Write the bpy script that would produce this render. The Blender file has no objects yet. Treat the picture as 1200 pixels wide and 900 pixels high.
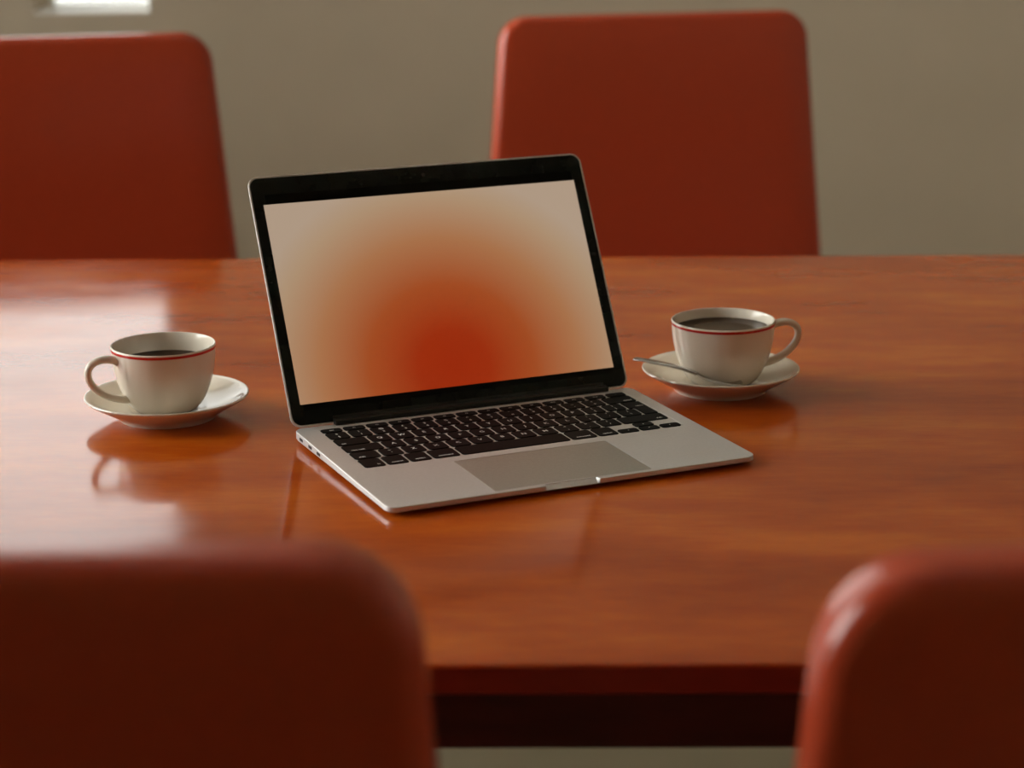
import bpy, bmesh, math, random
from mathutils import Vector, Matrix

C = bpy.context.scene.collection
S = bpy.context.scene
random.seed(4)
T = 0.74                      # height of the table top above the floor

# ------------------------------------------------------------------ camera
F_PX, PITCH, CAM_H, ROLL = 2454.94, 0.2575, 0.4733, 0.0084
cam_d = bpy.data.cameras.new('camera')
cam = bpy.data.objects.new('camera', cam_d); C.objects.link(cam)
cam_d.sensor_width = 36.0
cam_d.lens = F_PX / 1200 * 36.0
cp, sp = math.cos(PITCH), math.sin(PITCH)
right, down, fwd = Vector((1, 0, 0)), Vector((0, -sp, -cp)), Vector((0, cp, -sp))
cr, sr = math.cos(ROLL), math.sin(ROLL)
right, down = cr * right + sr * down, -sr * right + cr * down
m = Matrix((right, -down, -fwd)).transposed().to_4x4()
m.translation = (0, 0, T + CAM_H)
cam.matrix_world = m
cam_d.clip_start = 0.05
cam_d.dof.use_dof = True
cam_d.dof.focus_distance = 1.66
cam_d.dof.aperture_fstop = 5.4
S.camera = cam

# ------------------------------------------------------------------ sky, exposure
w = bpy.data.worlds.new('overcast_sky'); S.world = w; w.use_nodes = True
bg = w.node_tree.nodes['Background']
bg.inputs['Color'].default_value = (0.99, 0.985, 0.96, 1)
bg.inputs['Strength'].default_value = 12.5
S.view_settings.view_transform = 'Standard'
S.view_settings.look = 'None'
S.view_settings.gamma = 1.0
S.view_settings.use_curve_mapping = False
S.view_settings.exposure = 0.0
S.cycles.use_denoising = True
S.cycles.max_bounces = 12
S.cycles.diffuse_bounces = 6
S.cycles.transparent_max_bounces = 12
S.cycles.sample_clamp_indirect = 8.0

# room and openings (x0, x1, y0, y1), z measured from the floor
RX0, RX1, RY0, RY1, RH = -2.6, 2.6, -1.9, 4.4, 3.5
WT = 0.20
WIN_BACK = [(-0.985, -0.745, T + 0.117, T + 0.20), (-2.45, -0.745, T + 0.20, 3.2)]   # a low narrow light under a wide one
WIN_LEFT = [(1.05, 2.75, T + 0.20, 3.1), (3.10, 4.34, T + 0.20, 3.1)]

def portal(name, loc, rot, sx, sy):
    l = bpy.data.lights.new(name, 'AREA'); l.shape = 'RECTANGLE'; l.size = sx; l.size_y = sy
    l.cycles.is_portal = True
    o = bpy.data.objects.new(name, l); C.objects.link(o); o.location = loc; o.rotation_euler = rot
for (x0, x1, z0, z1) in WIN_BACK:
    portal('daylight_portal', ((x0 + x1) / 2, RY1 + WT + .01, (z0 + z1) / 2), (math.radians(-90), 0, 0), x1 - x0, z1 - z0)
for (y0, y1, z0, z1) in WIN_LEFT:
    portal('daylight_portal', (RX0 - WT - .01, (y0 + y1) / 2, (z0 + z1) / 2), (0, math.radians(-90), 0), z1 - z0, y1 - y0)

# ------------------------------------------------------------------ materials
def mat(name, col, rough=.5, metal=0., spec=.5, **kw):
    m = bpy.data.materials.new(name); m.use_nodes = True
    b = m.node_tree.nodes['Principled BSDF']
    b.inputs['Base Color'].default_value = (*col, 1)
    b.inputs['Roughness'].default_value = rough
    b.inputs['Metallic'].default_value = metal
    b.inputs['Specular IOR Level'].default_value = spec
    for k, v in kw.items(): b.inputs[k.replace('_', ' ')].default_value = v
    return m
def nodes(m):
    nt = m.node_tree
    return nt, nt.nodes, nt.links, nt.nodes['Principled BSDF']
def noise_setup(m, scale, stretch=(1, 1, 1), detail=4, rough=.55):
    nt, N, L, b = nodes(m)
    tc = N.new('ShaderNodeTexCoord'); mp = N.new('ShaderNodeMapping'); nz = N.new('ShaderNodeTexNoise')
    mp.inputs['Scale'].default_value = stretch
    nz.inputs['Scale'].default_value = scale; nz.inputs['Detail'].default_value = detail; nz.inputs['Roughness'].default_value = rough
    L.new(tc.outputs['Object'], mp.inputs['Vector']); L.new(mp.outputs['Vector'], nz.inputs['Vector'])
    return nz
def ramp(m, fac, stops):
    nt, N, L, b = nodes(m)
    r = N.new('ShaderNodeValToRGB')
    e = r.color_ramp.elements
    while len(e) < len(stops): e.new(.5)
    for k, (p, c) in enumerate(stops):
        e[k].position = p; e[k].color = (*c, 1)
    L.new(fac, r.inputs['Fac'])
    return r
def bump(m, fac, strength, dist):
    nt, N, L, b = nodes(m)
    k = N.new('ShaderNodeBump'); k.inputs['Strength'].default_value = strength; k.inputs['Distance'].default_value = dist
    L.new(fac, k.inputs['Height']); L.new(k.outputs['Normal'], b.inputs['Normal'])

def mixed(m, stops, scale, stretch, bstr=0, bdist=.001, detail=4):
    nz = noise_setup(m, scale, stretch, detail)
    nt, N, L, b = nodes(m)
    r = ramp(m, nz.outputs['Fac'], stops)
    L.new(r.outputs['Color'], b.inputs['Base Color'])
    if bstr: bump(m, nz.outputs['Fac'], bstr, bdist)
    return m

def wood(name, dark, mid, light, rough):
    m = mat(name, mid, rough, 0, .40)
    nt, N, L, b = nodes(m)
    a = noise_setup(m, 3.6, (1.0, 2.8, 2.8), 5, .6)       # cloudy figure drawn along the table
    f = noise_setup(m, 60.0, (.5, 5.0, 5.0), 4, .65)       # fine grain
    mx = N.new('ShaderNodeMath'); mx.operation = 'MULTIPLY_ADD'
    L.new(f.outputs['Fac'], mx.inputs[0]); mx.inputs[1].default_value = .22
    L.new(a.outputs['Fac'], mx.inputs[2])
    r = ramp(m, mx.outputs[0], [(.43, dark), (.61, mid), (.80, light)])
    L.new(r.outputs['Color'], b.inputs['Base Color'])
    s = noise_setup(m, 9.0, (1, 1.5, 1), 3)
    rr = N.new('ShaderNodeMapRange'); rr.inputs['From Min'].default_value = .3; rr.inputs['From Max'].default_value = .7
    rr.inputs['To Min'].default_value = rough - .03; rr.inputs['To Max'].default_value = rough + .04
    L.new(s.outputs['Fac'], rr.inputs['Value']); L.new(rr.outputs['Result'], b.inputs['Roughness'])
    return m

M = {}
M['wood'] = wood('varnished_orange_wood', (.31, .041, .002), (.42, .069, .003), (.54, .118, .006), .115)
M['edge'] = wood('shaded_red_edge_wood', (.16, .022, .010), (.20, .030, .012), (.24, .04, .016), .3)  # red edging, its colour darkened for the unlit front face
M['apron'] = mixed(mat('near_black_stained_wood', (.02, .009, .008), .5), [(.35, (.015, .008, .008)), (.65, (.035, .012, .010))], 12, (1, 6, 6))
M['leather'] = mixed(mat('brick_red_leather', (.33, .05, .02), .22, 0, .5), [(.3, (.40, .049, .017)), (.7, (.43, .054, .018))], 160, (1, 1, 1), .10, .0004)
M['chair_leg'] = mixed(mat('dark_chair_wood', (.05, .02, .015), .4), [(.3, (.04, .016, .012)), (.7, (.07, .028, .018))], 20, (6, 6, 1))
M['plaster'] = mixed(mat('warm_grey_plaster', (.5, .44, .37), .9, 0, .2), [(.3, (.42, .355, .262)), (.7, (.458, .388, .29))], 2.5, (1, 1, 1), .15, .004)
M['ceiling'] = mixed(mat('ceiling_paint', (.62, .58, .52), .9, 0, .2), [(.3, (.74, .70, .63)), (.7, (.78, .74, .67))], 3, (1, 1, 1))
M['floor'] = mixed(mat('pale_grey_floor', (.5, .49, .43), .4), [(.3, (.27, .24, .155)), (.7, (.32, .285, .19))], 3, (1, 1, 1))
M['trim'] = mixed(mat('painted_trim', (.6, .58, .5), .5), [(.3, (.58, .56, .48)), (.7, (.62, .6, .52))], 8, (1, 1, 1))
M['sill'] = mixed(mat('white_sill_paint', (.8, .8, .76), .4), [(.3, (.78, .78, .74)), (.7, (.82, .82, .78))], 8, (1, 1, 1))
M['paving'] = mixed(mat('outdoor_paving', (.3, .29, .27), .9), [(.3, (.60, .60, .58)), (.7, (.66, .66, .64))], 2, (1, 1, 1))
M['ceramic'] = mixed(mat('white_glazed_ceramic', (.72, .66, .56), .12, 0, .5), [(.3, (.70, .635, .53)), (.7, (.73, .665, .56))], 15, (1, 1, 1))
M['red_glaze'] = mixed(mat('red_glaze_line', (.5, .02, .02), .15), [(.3, (.42, .015, .015)), (.7, (.55, .03, .025))], 60, (1, 1, 1))
M['coffee'] = mixed(mat('black_coffee', (.03, .012, .004), .06, 0, .22), [(.3, (.026, .010, .003)), (.7, (.034, .014, .005))], 30, (1, 1, 1))
M['steel'] = mixed(mat('brushed_steel', (.62, .60, .57), .16, 1), [(.3, (.52, .51, .49)), (.7, (.60, .59, .57))], 90, (1, 6, 6))
M['alu'] = mixed(mat('silver_aluminium', (.62, .61, .59), .5, .7), [(.3, (.62, .62, .61)), (.7, (.66, .66, .65))], 400, (1, 1, 1), .02, .0001)
M['pad'] = mixed(mat('trackpad_glass', (.44, .43, .39), .5, .85), [(.3, (.42, .41, .37)), (.7, (.46, .45, .41))], 400, (1, 1, 1))
M['key'] = mixed(mat('black_key_plastic', (.006, .008, .008), .5, 0, .05), [(.3, (.005, .007, .007)), (.7, (.007, .009, .009))], 200, (1, 1, 1))
M['legend'] = mixed(mat('pale_key_print', (.5, .5, .48), .6), [(.3, (.72, .72, .70)), (.7, (.78, .78, .76))], 300, (1, 1, 1))
M['bezel'] = mixed(mat('black_glass_bezel', (.003, .007, .006), .12, 0, .2), [(.3, (.0035, .0065, .0055)), (.7, (.0045, .0075, .0065))], 50, (1, 1, 1))
M['hinge'] = mixed(mat('black_hinge_plastic', (.006, .010, .008), .4, 0, .4), [(.3, (.005, .009, .007)), (.7, (.007, .011, .009))], 80, (1, 1, 1))
M['port'] = mixed(mat('dark_port', (.004, .004, .004), .6), [(.3, (.003, .003, .003)), (.7, (.006, .006, .006))], 80, (1, 1, 1))

# glass pane: see-through in its tint, with its real surface reflection
def pane_glass(name, tint):
    g = bpy.data.materials.new(name); g.use_nodes = True
    N, L = g.node_tree.nodes, g.node_tree.links; N.clear()
    o_, mx, tr, gl, fr = (N.new('ShaderNode' + k) for k in ('OutputMaterial', 'MixShader', 'BsdfTransparent', 'BsdfGlossy', 'Fresnel'))
    tr.inputs['Color'].default_value = (*tint, 1); gl.inputs['Roughness'].default_value = .01
    L.new(fr.outputs[0], mx.inputs[0]); L.new(tr.outputs[0], mx.inputs[1]); L.new(gl.outputs[0], mx.inputs[2]); L.new(mx.outputs[0], o_.inputs[0])
    return g
M['glass'] = pane_glass('window_glass', (.97, .98, .97))
M['dimming_glass'] = pane_glass('dimming_window_glass', (.45, .455, .45))     # tint added to dim the back windows; light passes both faces

def s2l(c): return tuple(((v / 255) / 12.92 if v / 255 <= .04045 else ((v / 255 + .055) / 1.055) ** 2.4) for v in c)
# lit display: a soft orange glow on beige (the picture shown on the screen), object coords of the screen mesh in metres
d = bpy.data.materials.new('lit_display'); d.use_nodes = True
nt, N, L, b = nodes(d)
tc = N.new('ShaderNodeTexCoord'); mp = N.new('ShaderNodeMapping'); vl = N.new('ShaderNodeVectorMath'); vl.operation = 'LENGTH'
mp.vector_type = 'POINT'
SC_W, SC_H = .2832, .1705
mp.inputs['Location'].default_value = (.02, .40, 0)
mp.inputs['Scale'].default_value = (1 / (SC_W * .62), 1 / (SC_H * 1.0), 0)
L.new(tc.outputs['Object'], mp.inputs['Vector']); L.new(mp.outputs['Vector'], vl.inputs[0])
r = ramp(d, vl.outputs['Value'], [(.0, s2l((150, 40, 8))), (.18, s2l((151, 44, 12))), (.42, s2l((158, 74, 34))), (.66, s2l((166, 112, 74))), (.88, s2l((171, 142, 113))), (1.0, s2l((173, 151, 130)))])
b.inputs['Base Color'].default_value = (.004, .004, .004, 1); b.inputs['Roughness'].default_value = .5; b.inputs['Specular IOR Level'].default_value = .1
L.new(r.outputs['Color'], b.inputs['Emission Color']); b.inputs['Emission Strength'].default_value = 1.0
M['display'] = d

# ------------------------------------------------------------------ helpers
def tag(o, label=None, cat=None, group=None, kind=None):
    for k, v in (('label', label), ('category', cat), ('group', group), ('kind', kind)):
        if v: o[k] = v
    return o
def empty(name, loc, rz=0):
    o = bpy.data.objects.new(name, None); C.objects.link(o); o.empty_display_size = .05
    o.location = loc; o.rotation_euler = (0, 0, rz); return o
def obj(name, bm, material, parent=None, smooth=True, loc=None, angle=40):
    me = bpy.data.meshes.new(name)
    bmesh.ops.recalc_face_normals(bm, faces=bm.faces)
    if smooth:
        for f in bm.faces: f.smooth = len(f.verts) < 9
        for e in bm.edges:
            if len(e.link_faces) == 2 and e.calc_face_angle() > math.radians(angle): e.smooth = False
    bm.to_mesh(me); bm.free(); me.materials.append(material)
    o = bpy.data.objects.new(name, me); C.objects.link(o)
    if parent: o.parent = parent
    if loc: o.location = loc
    return o
def box(bm, x0, x1, y0, y1, z0, z1):
    v = [bm.verts.new(p) for p in ((x0, y0, z0), (x1, y0, z0), (x1, y1, z0), (x0, y1, z0), (x0, y0, z1), (x1, y0, z1), (x1, y1, z1), (x0, y1, z1))]
    for q in ((3, 2, 1, 0), (4, 5, 6, 7), (0, 1, 5, 4), (1, 2, 6, 5), (2, 3, 7, 6), (3, 0, 4, 7)): bm.faces.new([v[i] for i in q])
def boxes(*bs, bevel=0):
    bm = bmesh.new()
    for q in bs: box(bm, *q)
    if bevel: bmesh.ops.bevel(bm, geom=bm.edges[:], offset=bevel, segments=2, affect='EDGES', profile=.6)
    return bm
def rounded(poly, radii, seg=8):
    """2-D polygon (ccw) with rounded corners."""
    out = []; n = len(poly)
    for i in range(n):
        p, a, c = Vector(poly[i]), Vector(poly[i - 1]), Vector(poly[(i + 1) % n])
        r_ = radii[i] if hasattr(radii, '__len__') else radii
        if r_ <= 1e-6: out.append(p); continue
        u, v = (a - p).normalized(), (c - p).normalized()
        th = math.acos(max(-1, min(1, u.dot(v)))); t = r_ / math.tan(th / 2)
        ctr = p + (u + v).normalized() * (r_ / math.sin(th / 2))
        s, e = p + u * t - ctr, p + v * t - ctr
        a0, a1 = math.atan2(s.y, s.x), math.atan2(e.y, e.x)
        if a1 < a0: a1 += 2 * math.pi
        for k in range(seg + 1):
            q = a0 + (a1 - a0) * k / seg
            out.append(ctr + Vector((math.cos(q), math.sin(q))) * r_)
    return out
def loft(bm, rings, cap0=True, cap1=True, closed=True):
    vs = [[bm.verts.new(p) for p in rg] for rg in rings]
    n = len(vs[0])
    for a, c in zip(vs, vs[1:]):
        for i in range(n if closed else n - 1):
            j = (i + 1) % n
            bm.faces.new((a[i], a[j], c[j], c[i]))
    if cap0: bm.faces.new(list(reversed(vs[0])))
    if cap1: bm.faces.new(vs[-1])
    return vs
def slab_rings(polyf, th, r, seg=5, crown=0):
    """rings of a slab with rounded edges; polyf(inset) -> 2-D outline; local z is thickness."""
    rg = []
    for k in range(seg + 1):
        a = math.pi / 2 * k / seg
        rg.append([(p.x, p.y, r - r * math.sin(a)) for p in polyf(r * (1 - math.cos(a)))][:] if False else [(p.x, p.y, r * (1 - math.sin(a))) for p in polyf(r * (1 - math.cos(a)))])
    rg = list(reversed(rg))
    for k in range(seg + 1):
        a = math.pi / 2 * k / seg
        rg.append([(p.x, p.y, th - r * (1 - math.sin(a))) for p in polyf(r * (1 - math.cos(a)))])
    return rg
def lathe(bm, prof, n=64, cap=False):
    rings = [[(q * math.cos(2 * math.pi * i / n), q * math.sin(2 * math.pi * i / n), z) for i in range(n)] for q, z in prof]
    return loft(bm, rings, cap, cap)
def tube(bm, pts, rad, n=14, flat=None):
    """swept tube; rad(t)->(a,b) half axes; reference normal = flat."""
    rings = []
    pts = [Vector(p) for p in pts]
    for i, p in enumerate(pts):
        t = (pts[min(i + 1, len(pts) - 1)] - pts[max(i - 1, 0)]).normalized()
        u = flat - t * flat.dot(t); u.normalize(); v = t.cross(u)
        a, b2 = rad(i / (len(pts) - 1))
        rings.append([p + u * a * math.cos(2 * math.pi * k / n) + v * b2 * math.sin(2 * math.pi * k / n) for k in range(n)])
    loft(bm, rings)
def bez(P, n):
    out = []
    for k in range(n + 1):
        t = k / n; q = [Vector(p) for p in P]
        while len(q) > 1: q = [a.lerp(c, t) for a, c in zip(q, q[1:])]
        out.append(q[0])
    return out

# ------------------------------------------------------------------ room
def wall_boxes_x(ax0, ax1, y0, y1, wins):        # a wall along x with openings
    bs = []; cur = ax0
    for (a, c, z0, z1) in sorted(wins):
        bs += [(cur, a, y0, y1, 0, RH), (a, c, y0, y1, 0, z0), (a, c, y0, y1, z1, RH)]; cur = c
    bs.append((cur, ax1, y0, y1, 0, RH)); return bs
def structure(name, bm, m_, smooth=False):
    o = obj(name, bm, m_, None, smooth); o['kind'] = 'structure'; return o
structure('floor', boxes((RX0 - WT, RX1 + WT, RY0 - WT, RY1 + WT, -.1, 0)), M['floor'])
structure('ceiling', boxes((RX0 - WT, RX1 + WT, RY0 - WT, RY1 + WT, RH, RH + .1)), M['ceiling'])
structure('wall_back', boxes(*wall_boxes_x(RX0 - WT, RX1 + WT, RY1, RY1 + WT, [(-2.45, -0.745, T + 0.117, 3.2)]), (-2.45, -0.985, RY1, RY1 + WT, T + 0.117, T + 0.20)), M['plaster'])
structure('wall_right', boxes((RX1, RX1 + WT, RY0, RY1, 0, RH)), M['plaster'])
M['tan'] = mixed(mat('tan_plaster', (.6, .4, .22), .9, 0, .2), [(.3, (.70, .48, .28)), (.7, (.76, .53, .32))], 2.5, (1, 1, 1), .15, .004)
structure('wall_front', boxes((RX0 - WT, RX1 + WT, RY0 - WT, RY0, 0, RH)), M['tan'])
lb = [(y0_, y1_, x0_, x1_, z0_, z1_) for (x0_, x1_, y0_, y1_, z0_, z1_) in wall_boxes_x(RY0, RY1, RX0 - WT, RX0, WIN_LEFT)]
structure('wall_left', boxes(*lb), M['plaster'])
structure('baseboard_back', boxes((RX0, RX1, RY1 - .014, RY1, 0, .09), bevel=.003), M['trim'])
structure('baseboard_left', boxes((RX0, RX0 + .014, RY0, RY1 - .014, 0, .09), bevel=.003), M['trim'])
structure('ground', boxes((-40, 40, -40, 60, -.5, -.4)), M['paving'])

def window(n, a, c, z0, z1, axis):
    """frame, pane and sill set in an opening; axis 'x' = back wall, 'y' = left wall."""
    t = empty('window_%d' % n, ((a + c) / 2, RY1 + .1, z0) if axis == 'x' else (RX0 - .1, (a + c) / 2, z0), 0 if axis == 'x' else math.pi / 2)
    t['kind'] = 'structure'
    h, wd, fw = z1 - z0, (c - a) / 2, .008
    obj('frame', boxes((-wd, -wd + fw, .035, .085, 0, h), (wd - fw, wd, .035, .085, 0, h), (-wd + fw, wd - fw, .035, .085, 0, fw), (-wd + fw, wd - fw, .035, .085, h - fw, h), bevel=.001), M['trim'], t, False)
    obj('pane', boxes((-wd + fw, wd - fw, .058, .062, fw, h - fw)), M['dimming_glass' if axis == 'x' else 'glass'], t, False)
    if n != 2: obj('sill', boxes((-wd, wd, -.100, .035, 0, .004), bevel=.001), M['sill'], t, False)
for i, (a, c, z0, z1) in enumerate(WIN_BACK): window(i + 1, a, c, z0, z1, 'x')
for i, (a, c, z0, z1) in enumerate(WIN_LEFT): window(3 + i, a, c, z0, z1, 'y')

# ------------------------------------------------------------------ table
TX0, TX1, TY0, TY1 = -1.30, 1.28, 1.1492, 2.3704
tb = empty('dining_table', ((TX0 + TX1) / 2, (TY0 + TY1) / 2, 0), -.0143)
tag(tb, 'long varnished orange-brown wooden table with a near-black apron, under the laptop', 'table')
hx, hy = (TX1 - TX0) / 2, (TY1 - TY0) / 2
bm = bmesh.new()
rect = lambda i: rounded([(-hx + i, -hy + i), (hx - i, -hy + i), (hx - i, hy - i), (-hx + i, hy - i)], max(.012 - i, .002), 6)
loft(bm, [[(p.x, p.y, z) for p in rect(i)] for z, i in ((T - .0022, .0005), (T - .0016, .0005), (T - .0004, .0010), (T, .0022))])
top = obj('tabletop', bm, M['wood'], tb)
bm = bmesh.new()
loft(bm, [[(p.x, p.y, z) for p in rect(i)] for z, i in ((T - .0200, .003), (T - .0185, .0005), (T - .0022, .0))])
e_ = obj('edge_band', bm, M['edge'], tb); e_['label'] = 'dark red-brown edge of the table top, shade mixed into its colour'
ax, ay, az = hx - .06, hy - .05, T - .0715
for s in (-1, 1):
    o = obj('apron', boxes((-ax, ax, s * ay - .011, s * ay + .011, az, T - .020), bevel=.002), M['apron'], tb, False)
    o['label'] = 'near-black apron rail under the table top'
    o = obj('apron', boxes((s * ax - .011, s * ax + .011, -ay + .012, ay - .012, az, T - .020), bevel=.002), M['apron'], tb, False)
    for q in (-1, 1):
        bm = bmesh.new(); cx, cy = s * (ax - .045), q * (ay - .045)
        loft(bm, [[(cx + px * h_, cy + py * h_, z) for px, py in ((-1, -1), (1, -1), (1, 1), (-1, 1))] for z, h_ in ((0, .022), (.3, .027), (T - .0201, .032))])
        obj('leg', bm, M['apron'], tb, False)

# ------------------------------------------------------------------ chairs
CH = T + .198                                    # top of the backrest
def make_chair():
    t = empty('chair', (0, 0, 0))
    # backrest, local y = 0 at the front face of its top; chair faces -y
    bh, wt, wb, th, r_ = .52, .246, .288, .040, .013
    def poly(i):
        return rounded([(-wb + i, i), (wb - i, i), (wt - i, bh - i), (-wt + i, bh - i)], [max(.02 - i, .004)] * 2 + [max(.046 - i, .008)] * 2, 10)
    bm = bmesh.new()
    rg = slab_rings(poly, th, r_, 6)
    rg.insert(0, [(p.x, p.y, -.0015) for p in poly(.05)]); rg.append([(p.x, p.y, th + .0015) for p in poly(.05)])
    loft(bm, rg)
    lean = math.radians(2.2)
    mt = Matrix.Translation((0, 0, CH - .52 * math.cos(lean))) @ Matrix.Translation((0, -math.sin(lean) * bh, 0)) @ Matrix.Rotation(math.radians(90) - lean, 4, 'X') @ Matrix.Translation((0, 0, -th))
    bm.transform(mt)
    obj('backrest', bm, M['leather'], t, angle=60)
    y1 = -math.sin(lean) * bh + .01
    def sp_(i):
        return rounded([(-.255 + i, y1 - .455 + i), (.255 - i, y1 - .455 + i), (.265 - i, y1 - i), (-.265 + i, y1 - i)], [max(.05 - i, .01)] * 2 + [max(.02 - i, .006)] * 2, 8)
    bm = bmesh.new(); rg = slab_rings(sp_, .085, .022, 6); rg.append([(p.x, p.y, .088) for p in sp_(.08)])
    loft(bm, rg); bm.transform(Matrix.Translation((0, 0, .395)))
    obj('seat', bm, M['leather'], t, angle=60)
    for sx in (-1, 1):
        for yy, sy in ((y1 - .36, -.02), (y1 - .04, .03)):
            bm = bmesh.new()
            loft(bm, [[(sx * .215 + sx * k * .02 + px * h_, yy + k * sy + py * h_, z) for px, py in ((-1, -1), (1, -1), (1, 1), (-1, 1))] for z, h_, k in ((0, .013, 1), (.25, .016, .4), (.3975, .019, 0))])
            obj('leg', bm, M['chair_leg'], t, False)
    return t
def copy_tree(o, parent=None):
    c = o.copy(); C.objects.link(c)
    if parent: c.parent = parent
    for ch in list(o.children): copy_tree(ch, c)
    return c
proto = make_chair()
# x, y of the backrest's front face at the top, yaw, label
CHAIRS = [(-.672, 3.00, math.radians(13), 'brick-red leather chair behind the table on the left, beneath the bright window'),
          (.232, 3.31, math.radians(11), 'brick-red leather chair behind the table, directly behind the right end of the laptop'),
          (-.286, .815, math.pi + math.radians(0), 'brick-red leather chair in the near left foreground, its back to us, blurred'),
          (.366, .815, math.pi + math.radians(5), 'brick-red leather chair in the near right foreground with a white gleam on its corner')]
for k, (x, y, a, lb_) in enumerate(CHAIRS):
    o = proto if k == 0 else copy_tree(proto)
    o.location = (x, y, 0); o.rotation_euler = (0, 0, a)
    tag(o, lb_, 'chair', 'brick-red leather chairs around the table')

# ------------------------------------------------------------------ laptop
LW, LD, ZB, ZF = .304, .215, .0107, .0071
LX, LY, LYAW, TILT, LZ, LOY = -.1763, 1.6199, .4183, .4817, .0107, .0017
lc = Matrix.Translation((LX, LY, T)) @ Matrix.Rotation(LYAW, 4, 'Z')
lap = empty('laptop', lc @ Vector((LW / 2, -LD / 2, 0)), LYAW)
tag(lap, 'open silver laptop with black keys and an orange glowing screen, centre of table', 'laptop')
OFF = Vector((-LW / 2, LD / 2, 0))                 # laptop local coords: x from the left edge, y back edge = 0
ztop = lambda y: ZB + (ZB - ZF) * y / LD
SL = math.atan((ZB - ZF) / LD)
WELL = (.0172, .2922, -.1205, -.0115)
PAD = (.0850, .2150, -.2108, -.1308)
NX0, NX1 = .1240, .1685
def base_outline(i, notch):
    pts = rounded([(i, -LD + i), (LW - i, -LD + i), (LW - i, -i), (i, -i)], [max(.009 - i, .004)] * 4, 7)
    out = []
    for a, c in zip(pts, pts[1:] + pts[:1]):
        out.append(a)
        if abs(a.y - c.y) < 1e-6 and a.y < -LD / 2 and c.x - a.x > .1:
            for x_, dy in ((NX0, 0), (NX0 + .0015, notch), (NX1 - .0015, notch), (NX1, 0)): out.append(Vector((x_, a.y + dy)))
    return out
bm = bmesh.new()
rg = []
for i, f, notch in ((.004, 0, 0), (.0010, .10, 0), (.0002, .25, 0), (0, .30, .0), (0, .94, .0042), (.0003, 1, .0052)):
    rg.append([(p.x, p.y, .0022 + (ztop(p.y) - .0022) * f) for p in base_outline(i, notch)])
vs = loft(bm, rg, True, False)
# deck top with a recess for the keyboard and one for the trackpad
def hole(x0, x1, y0, y1, depth, r_):
    p = rounded([(x0, y0), (x1, y0), (x1, y1), (x0, y1)], r_, 4)
    a = [bm.verts.new((q.x, q.y, ztop(q.y))) for q in p]; c = [bm.verts.new((q.x, q.y, ztop(q.y) - depth)) for q in p]
    for i in range(len(a)): j = (i + 1) % len(a); bm.faces.new((a[i], a[j], c[j], c[i]))
    bm.faces.new(c)
    return a
loops = [vs[-1], hole(*WELL, .00025, .002), hole(*PAD, .0008, .002)]
ed = []
for lp in loops:
    for i in range(len(lp)):
        a, c = lp[i], lp[(i + 1) % len(lp)]
        ed.append(bm.edges.get((a, c)) or bm.edges.new((a, c)))
bmesh.ops.triangle_fill(bm, edges=ed, use_beauty=True, use_dissolve=False)
bm.transform(Matrix.Translation(OFF))
obj('base', bm, M['alu'], lap, angle=25)
bm = bmesh.new(); pp = lambda i: rounded([(PAD[0] + .0004 + i, PAD[2] + .0004 + i), (PAD[1] - .0004 - i, PAD[2] + .0004 + i), (PAD[1] - .0004 - i, PAD[3] - .0004 - i), (PAD[0] + .0004 + i, PAD[3] - .0004 - i)], .0016, 4)
loft(bm, [[(p.x, p.y, ztop(p.y) + z) for p in pp(i)] for z, i in ((-.0008, 0), (-.0002, 0), (-.0001, .0001))])
bm.transform(Matrix.Translation(OFF)); obj('trackpad', bm, M['pad'], lap, False)
# keys (UK layout), one object each with its printing
P_ = .01887; GAP = .0019
def key_obj(x0, x1, y0, y1, legends, shape=None):
    cx, cy = (x0 + x1) / 2, (y0 + y1) / 2
    hw, hh = (x1 - x0) / 2, (y1 - y0) / 2
    bm = bmesh.new()
    if shape is None:
        pf = lambda i: rounded([(-hw + i, -hh + i), (hw - i, -hh + i), (hw - i, hh - i), (-hw + i, hh - i)], .0024, 4)
    else:
        pf = lambda i: rounded([(px - cx + i * sx_, py - cy + i * sy_) for px, py, sx_, sy_ in shape], .0006, 2)
    loft(bm, [[(p.x, p.y, z) for p in pf(i)] for z, i in ((-.00025, 0), (.00030, .00003), (.00048, .00025))])
    o = obj('key', bm, M['key'], lap, True)
    o.location = OFF + Vector((cx, cy, ztop(cy))); o.rotation_euler = (SL, 0, 0)
    for (txt, size, ax_, ay_) in legends:
        f = bpy.data.curves.new('key_legend', 'FONT'); f.body = txt; f.size = size; f.align_x = 'CENTER'; f.align_y = 'CENTER'
        f.materials.append(M['legend']); f.resolution_u = 2; f.offset = .00009
        tmp = bpy.data.objects.new('key_legend', f); C.objects.link(tmp)
        me = bpy.data.meshes.new_from_object(tmp.evaluated_get(bpy.context.evaluated_depsgraph_get())); me.name = 'key_legend'
        bpy.data.objects.remove(tmp)
        t_ = bpy.data.objects.new('key_legend', me); C.objects.link(t_); t_.parent = o
        t_.location = (ax_ * hw, ay_ * hh, .00051)
    return o
X0 = WELL[0] + .0009
def row(ytop, h, keys):
    x = X0
    for u, leg in keys:
        key_obj(x, x + u * P_ - GAP, ytop - h, ytop, leg)
        x += u * P_
one = lambda s: [(s, .0058, 0, 0)]
two = lambda a, c: [(a, .0044, 0, .42), (c, .0044, 0, -.42)]
word = lambda s, side: [(s, .0031, side, -.55)]
yt = WELL[3] - .0009
FH = .0096
row(yt, FH, [(1.0, [('esc', .0030, 0, 0)])] + [(12.5 / 12, [('F%d' % (k + 1), .0026, 0, 0)]) for k in range(12)] + [(1.0, [('-', .003, 0, 0)])])
yt -= FH + GAP
KH = P_ - GAP
row(yt, KH, [(1, two('±', '§'))] + [(1, two(a, c)) for a, c in zip('!@£$%^&*()_+', '1234567890-=')] + [(1.5, word('delete', .45))])
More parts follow.
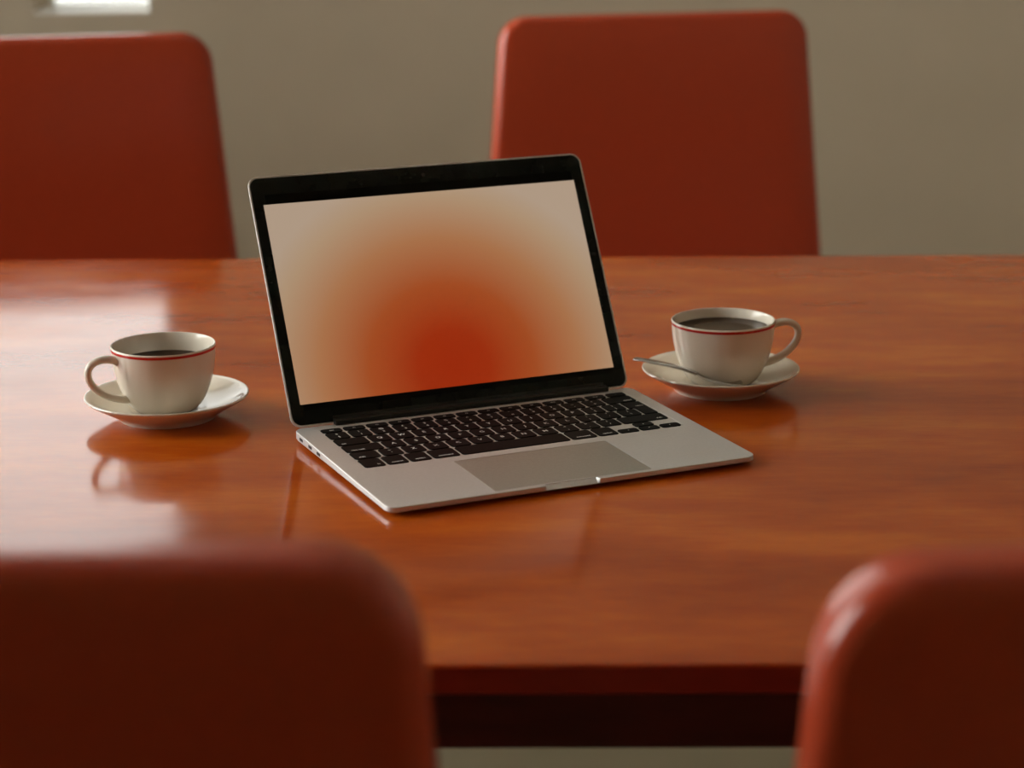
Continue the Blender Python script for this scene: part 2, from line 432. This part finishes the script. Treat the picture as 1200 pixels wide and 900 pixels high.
y_num = yt; yt -= P_
row(yt, KH, [(1.5, word('tab', -.6))] + [(1, one(c)) for c in 'QWERTYUIOP'] + [(1, two('{', '[')), (1, two('}', ']'))])
xa, xb = X0 + 13.5 * P_, X0 + 14.5 * P_ - GAP; xl = X0 + 13.75 * P_
y_t, y_m, y_b = yt, yt - KH, yt - P_ - KH
key_obj(xa, xb, y_b, y_t, [('return', .0028, .35, .3)], [(xl, y_b, 1, 1), (xb, y_b, -1, 1), (xb, y_t, -1, -1), (xa, y_t, 1, -1), (xa, y_m, 1, 1), (xl, y_m, 1, 1)])
yt -= P_
row(yt, KH, [(1.75, word('caps lock', -.35))] + [(1, one(c)) for c in 'ASDFGHJKL'] + [(1, two(':', ';')), (1, two('"', "'")), (1, two('|', '\\'))])
yt -= P_
row(yt, KH, [(1.25, word('shift', -.4)), (1, two('~', '`'))] + [(1, one(c)) for c in 'ZXCVBNM'] + [(1, two('<', ',')), (1, two('>', '.')), (1, two('?', '/')), (2.25, word('shift', .65))])
yt -= P_
BH = yt - WELL[2] - .0009
row(yt, BH, [(1, word('fn', .45)), (1, word('control', 0)), (1, word('option', 0)), (1.25, word('command', 0)), (5, []), (1.25, word('command', 0)), (1, word('option', 0))])
xr = X0 + 11.5 * P_
hb = BH * .46
for k, (c, y0_, y1_) in enumerate((('◂', yt - BH, yt - BH + hb), ('▴', yt - hb, yt), ('▾', yt - BH, yt - BH + hb), ('▸', yt - BH, yt - BH + hb))):
    xk = xr + (0, 1, 1, 2)[k] * P_
    key_obj(xk, xk + P_ - GAP, y0_, y1_, [(c, .0040, 0, 0)])
# ports in the left side
for y_ in (-.0200, -.0420, -.0620):
    bm = bmesh.new()
    zc = .0016 + (ztop(y_) - .0016) * .60
    rr_ = rounded([(-.0042, -.0012), (.0042, -.0012), (.0042, .0012), (-.0042, .0012)], .00115, 5)
    loft(bm, [[(x_, y_ + p.x, zc + p.y) for p in rr_] for x_ in (.003, -.0001)])
    bm.transform(Matrix.Translation(OFF)); obj('port', bm, M['port'], lap, False)
# feet
for fx in (.02, LW - .02):
    for fy in (-.02, -LD + .02):
        bm = bmesh.new(); lathe(bm, [(.0055, 0), (.006, .0004), (.006, .0024)], 20, True)
        bm.transform(Matrix.Translation(OFF + Vector((fx, fy, 0)))); obj('rubber_foot', bm, M['port'], lap, False)
# lid
LM = Matrix.Translation(OFF + Vector((0, LOY, LZ))) @ Matrix.Rotation(math.radians(90) - TILT, 4, 'X')   # lid local: x right, y up the screen, z towards the user
LH = .2135
lp_ = lambda i, b0=0: rounded([(i, i + b0), (LW - i, i + b0), (LW - i, LH - i), (i, LH - i)], [max(.009 - i, .003)] * 4, 8)
bm = bmesh.new()
loft(bm, [[(p.x, p.y, z) for p in lp_(i)] for z, i in ((-.0042, .004), (-.0038, .0015), (-.0028, .0004), (-.0012, 0), (-.0002, .0), (0, .0002), (0, .0014), (-.0004, .0015))])
bm.transform(LM); obj('lid', bm, M['alu'], lap, angle=30)
bm = bmesh.new()
loft(bm, [[(p.x, p.y, z) for p in lp_(i)] for z, i in ((-.0003, .0016), (-.0001, .0016), (.0000, .0017))])
bm.transform(LM); bz = obj('bezel', bm, M['bezel'], lap, False); bz['label'] = 'black glass border around the screen'
scr_c = Vector((.1517, .1037, .00012))
bm = bmesh.new(); box(bm, -SC_W / 2, SC_W / 2, -SC_H / 2, SC_H / 2, -.0001, .0001)
sc = obj('screen', bm, M['display'], lap, False); sc.matrix_local = LM @ Matrix.Translation(scr_c)
sc['label'] = 'lit screen showing an orange glow fading to beige'
bm = bmesh.new(); box(bm, -.1397, .1397, -.092, .092, -.00003, .00003)
pb = obj('display_panel', bm, mat('black_panel', (.001, .001, .001), .15, 0, .1), lap, False); pb.matrix_local = LM @ Matrix.Translation((.1522, .1055, .00004))
bm = bmesh.new(); lathe(bm, [(.0005, .0001), (.0015, .0001), (.0016, 0)], 20, True)
bm.transform(LM @ Matrix.Translation((.1547, .2044, 0))); o = obj('webcam', bm, mat('webcam_lens', (.05, .045, .045), .2), lap, False)
bm = bmesh.new()
rr_ = rounded([(-.0045, -.0005), (.0035, -.004), (.0035, .0035), (-.0045, .0035)], .001, 4)
loft(bm, [[(x_, p.x - .0005, ZB + .0005 + p.y) for p in rr_] for x_ in (.035, .281)])
bm.transform(Matrix.Translation(OFF)); obj('hinge_cover', bm, M['hinge'], lap, angle=30)
bm = bmesh.new()
loft(bm, [[(p.x, p.y, z) for p in rounded([(.0355, .0005), (.2805, .0005), (.2805, .0065), (.0355, .0065)], .001, 3)] for z in (-.001, .0007)])
bm.transform(LM); obj('hinge_strip', bm, M['hinge'], lap, False)

# ------------------------------------------------------------------ cups, saucers, spoon
def make_saucer(x, y, label):
    t = empty('saucer', (x, y, T))
    bm = bmesh.new()
    lathe(bm, [(.001, .0040), (.030, .0040), (.0365, .0030), (.0375, .0002), (.0405, .0002), (.0415, .0026), (.048, .0066), (.057, .0116), (.064, .0158), (.0677, .0182), (.0686, .0194), (.0682, .0203), (.0668, .0203), (.063, .0186),
               (.055, .0143), (.047, .0110), (.040, .0092), (.034, .0084), (.031, .0078), (.0295, .0068), (.001, .0066)], 72, True)
    o = obj('dish', bm, M['ceramic'], t, angle=50)
    tag(t, label, 'saucer', 'white saucers under the cups'); return t
CUP_Z = .0068
def make_cup(x, y, ang, scale, level, label):
    t = empty('coffee_cup', (x, y, T + CUP_Z), ang)
    z = lambda q: q - CUP_Z
    outer = [(.0235, .0072), (.0245, .0070), (.0264, .0084), (.0302, .0122), (.0328, .0163), (.0352, .0210), (.0380, .0280), (.0402, .0355), (.0417, .0430), (.0427, .0510), (.0433, .0580), (.0436, .0615)]
    lip = [(.0435, .0625), (.0429, .0630), (.0421, .0628)]
    inner = [(.0414, .0605), (.0406, .0530), (.0395, .0450), (.0378, .0365), (.0353, .0290), (.0324, .0225), (.0292, .0175), (.0240, .0135), (.001, .0115)]
    prof = [(.001, .0088), (.0225, .0088)] + outer + lip + inner
    bm = bmesh.new(); lathe(bm, [(q * scale, z(h)) for q, h in prof], 80, True)
    obj('body', bm, M['ceramic'], t, angle=50)
    bm = bmesh.new()                                # red line just under the lip
    band = [(.0430, .0593), (.0436, .0594), (.04395, .0610), (.0439, .0616), (.0433, .0616)]
    lathe(bm, [(q * scale, z(h)) for q, h in band + band[:1]], 80)
    o = obj('rim_band', bm, M['red_glaze'], t); o['label'] = 'thin red line around the rim'
    rl = .0397 + (level - .046) * .14
    bm = bmesh.new(); lathe(bm, [(.001, z(level)), ((rl - .001) * scale, z(level)), ((rl + .0002) * scale, z(level) + .0004), ((rl - .001) * scale, z(level) - .002), (.001, z(level) - .002)], 64, True)
    o = obj('coffee', bm, M['coffee'], t, angle=80); o['label'] = 'black coffee in the cup'
    bm = bmesh.new()
    pts = bez([(.0405 * scale, 0, z(.0530)), (.0540 * scale, 0, z(.0615)), (.0815 * scale, 0, z(.0600)), (.0720 * scale, 0, z(.0330)), (.0560 * scale, 0, z(.0240)), (.0335 * scale, 0, z(.0200))], 28)
    tube(bm, pts, lambda q: (.0046 - .0012 * math.sin(math.pi * q), .0030 + .0006 * (2 * q - 1) ** 2), 16, Vector((0, 1, 0)))
    obj('handle', bm, M['ceramic'], t)
    tag(t, label, 'cup', 'cups of black coffee on the table'); return t
make_saucer(-.290, 1.700, 'white saucer without a spoon, left of the laptop')
make_cup(-.291, 1.700, math.radians(213), 1.0, .0475, 'white red-rimmed coffee cup left of the laptop, handle to the left')
make_saucer(.1825, 1.774, 'white saucer holding a teaspoon, right of the laptop')
make_cup(.184, 1.774, math.radians(14), 1.035, .0545, 'white red-rimmed coffee cup right of the laptop, filled higher, handle to the right')

spn = empty('teaspoon', (.1770, 1.7385, T + .0112))
tag(spn, 'small steel teaspoon on the right saucer, handle pointing left over its rim', 'spoon')
axis = Vector((.0455, -.008, -.0085)).normalized(); side = Vector((-axis.y, axis.x, 0)).normalized(); upv = axis.cross(side)
bm = bmesh.new()
nu, nv = 28, 8
def bowl(r_, k, dz):
    a = 2 * math.pi * k / nu
    l_, w_ = .0205, .0125 * (1 + .16 * math.cos(a))
    return Vector((0, 0, .0032)) + axis * (r_ * l_ * math.cos(a)) + side * (r_ * w_ * math.sin(a)) + upv * (.0042 * r_ ** 2.2 + dz)
loft(bm, [[bowl(j / nv, k, 0) for k in range(nu)] for j in range(1, nv + 1)] + [[bowl(j / nv, k, .0009) for k in range(nu)] for j in range(nv, 0, -1)])
obj('bowl', bm, M['steel'], spn, angle=70)
neck = axis * -.0195 + Vector((0, 0, .0032)) + upv * .0040
end = Vector((.1085, 1.778, T + .0268)) - Vector((.1770, 1.7385, T + .0112))
bm = bmesh.new()
pts = bez([neck, neck + Vector((-.006, .002, .0035)), neck.lerp(end, .35) + Vector((0, 0, .0030)), neck.lerp(end, .75) + Vector((0, 0, .0012)), end], 20)
tube(bm, pts, lambda q: (.0020 + .0030 * q ** 1.1, .0019 - .0002 * q), 12, Vector((.5, .86, 0)))
obj('handle', bm, M['steel'], spn)
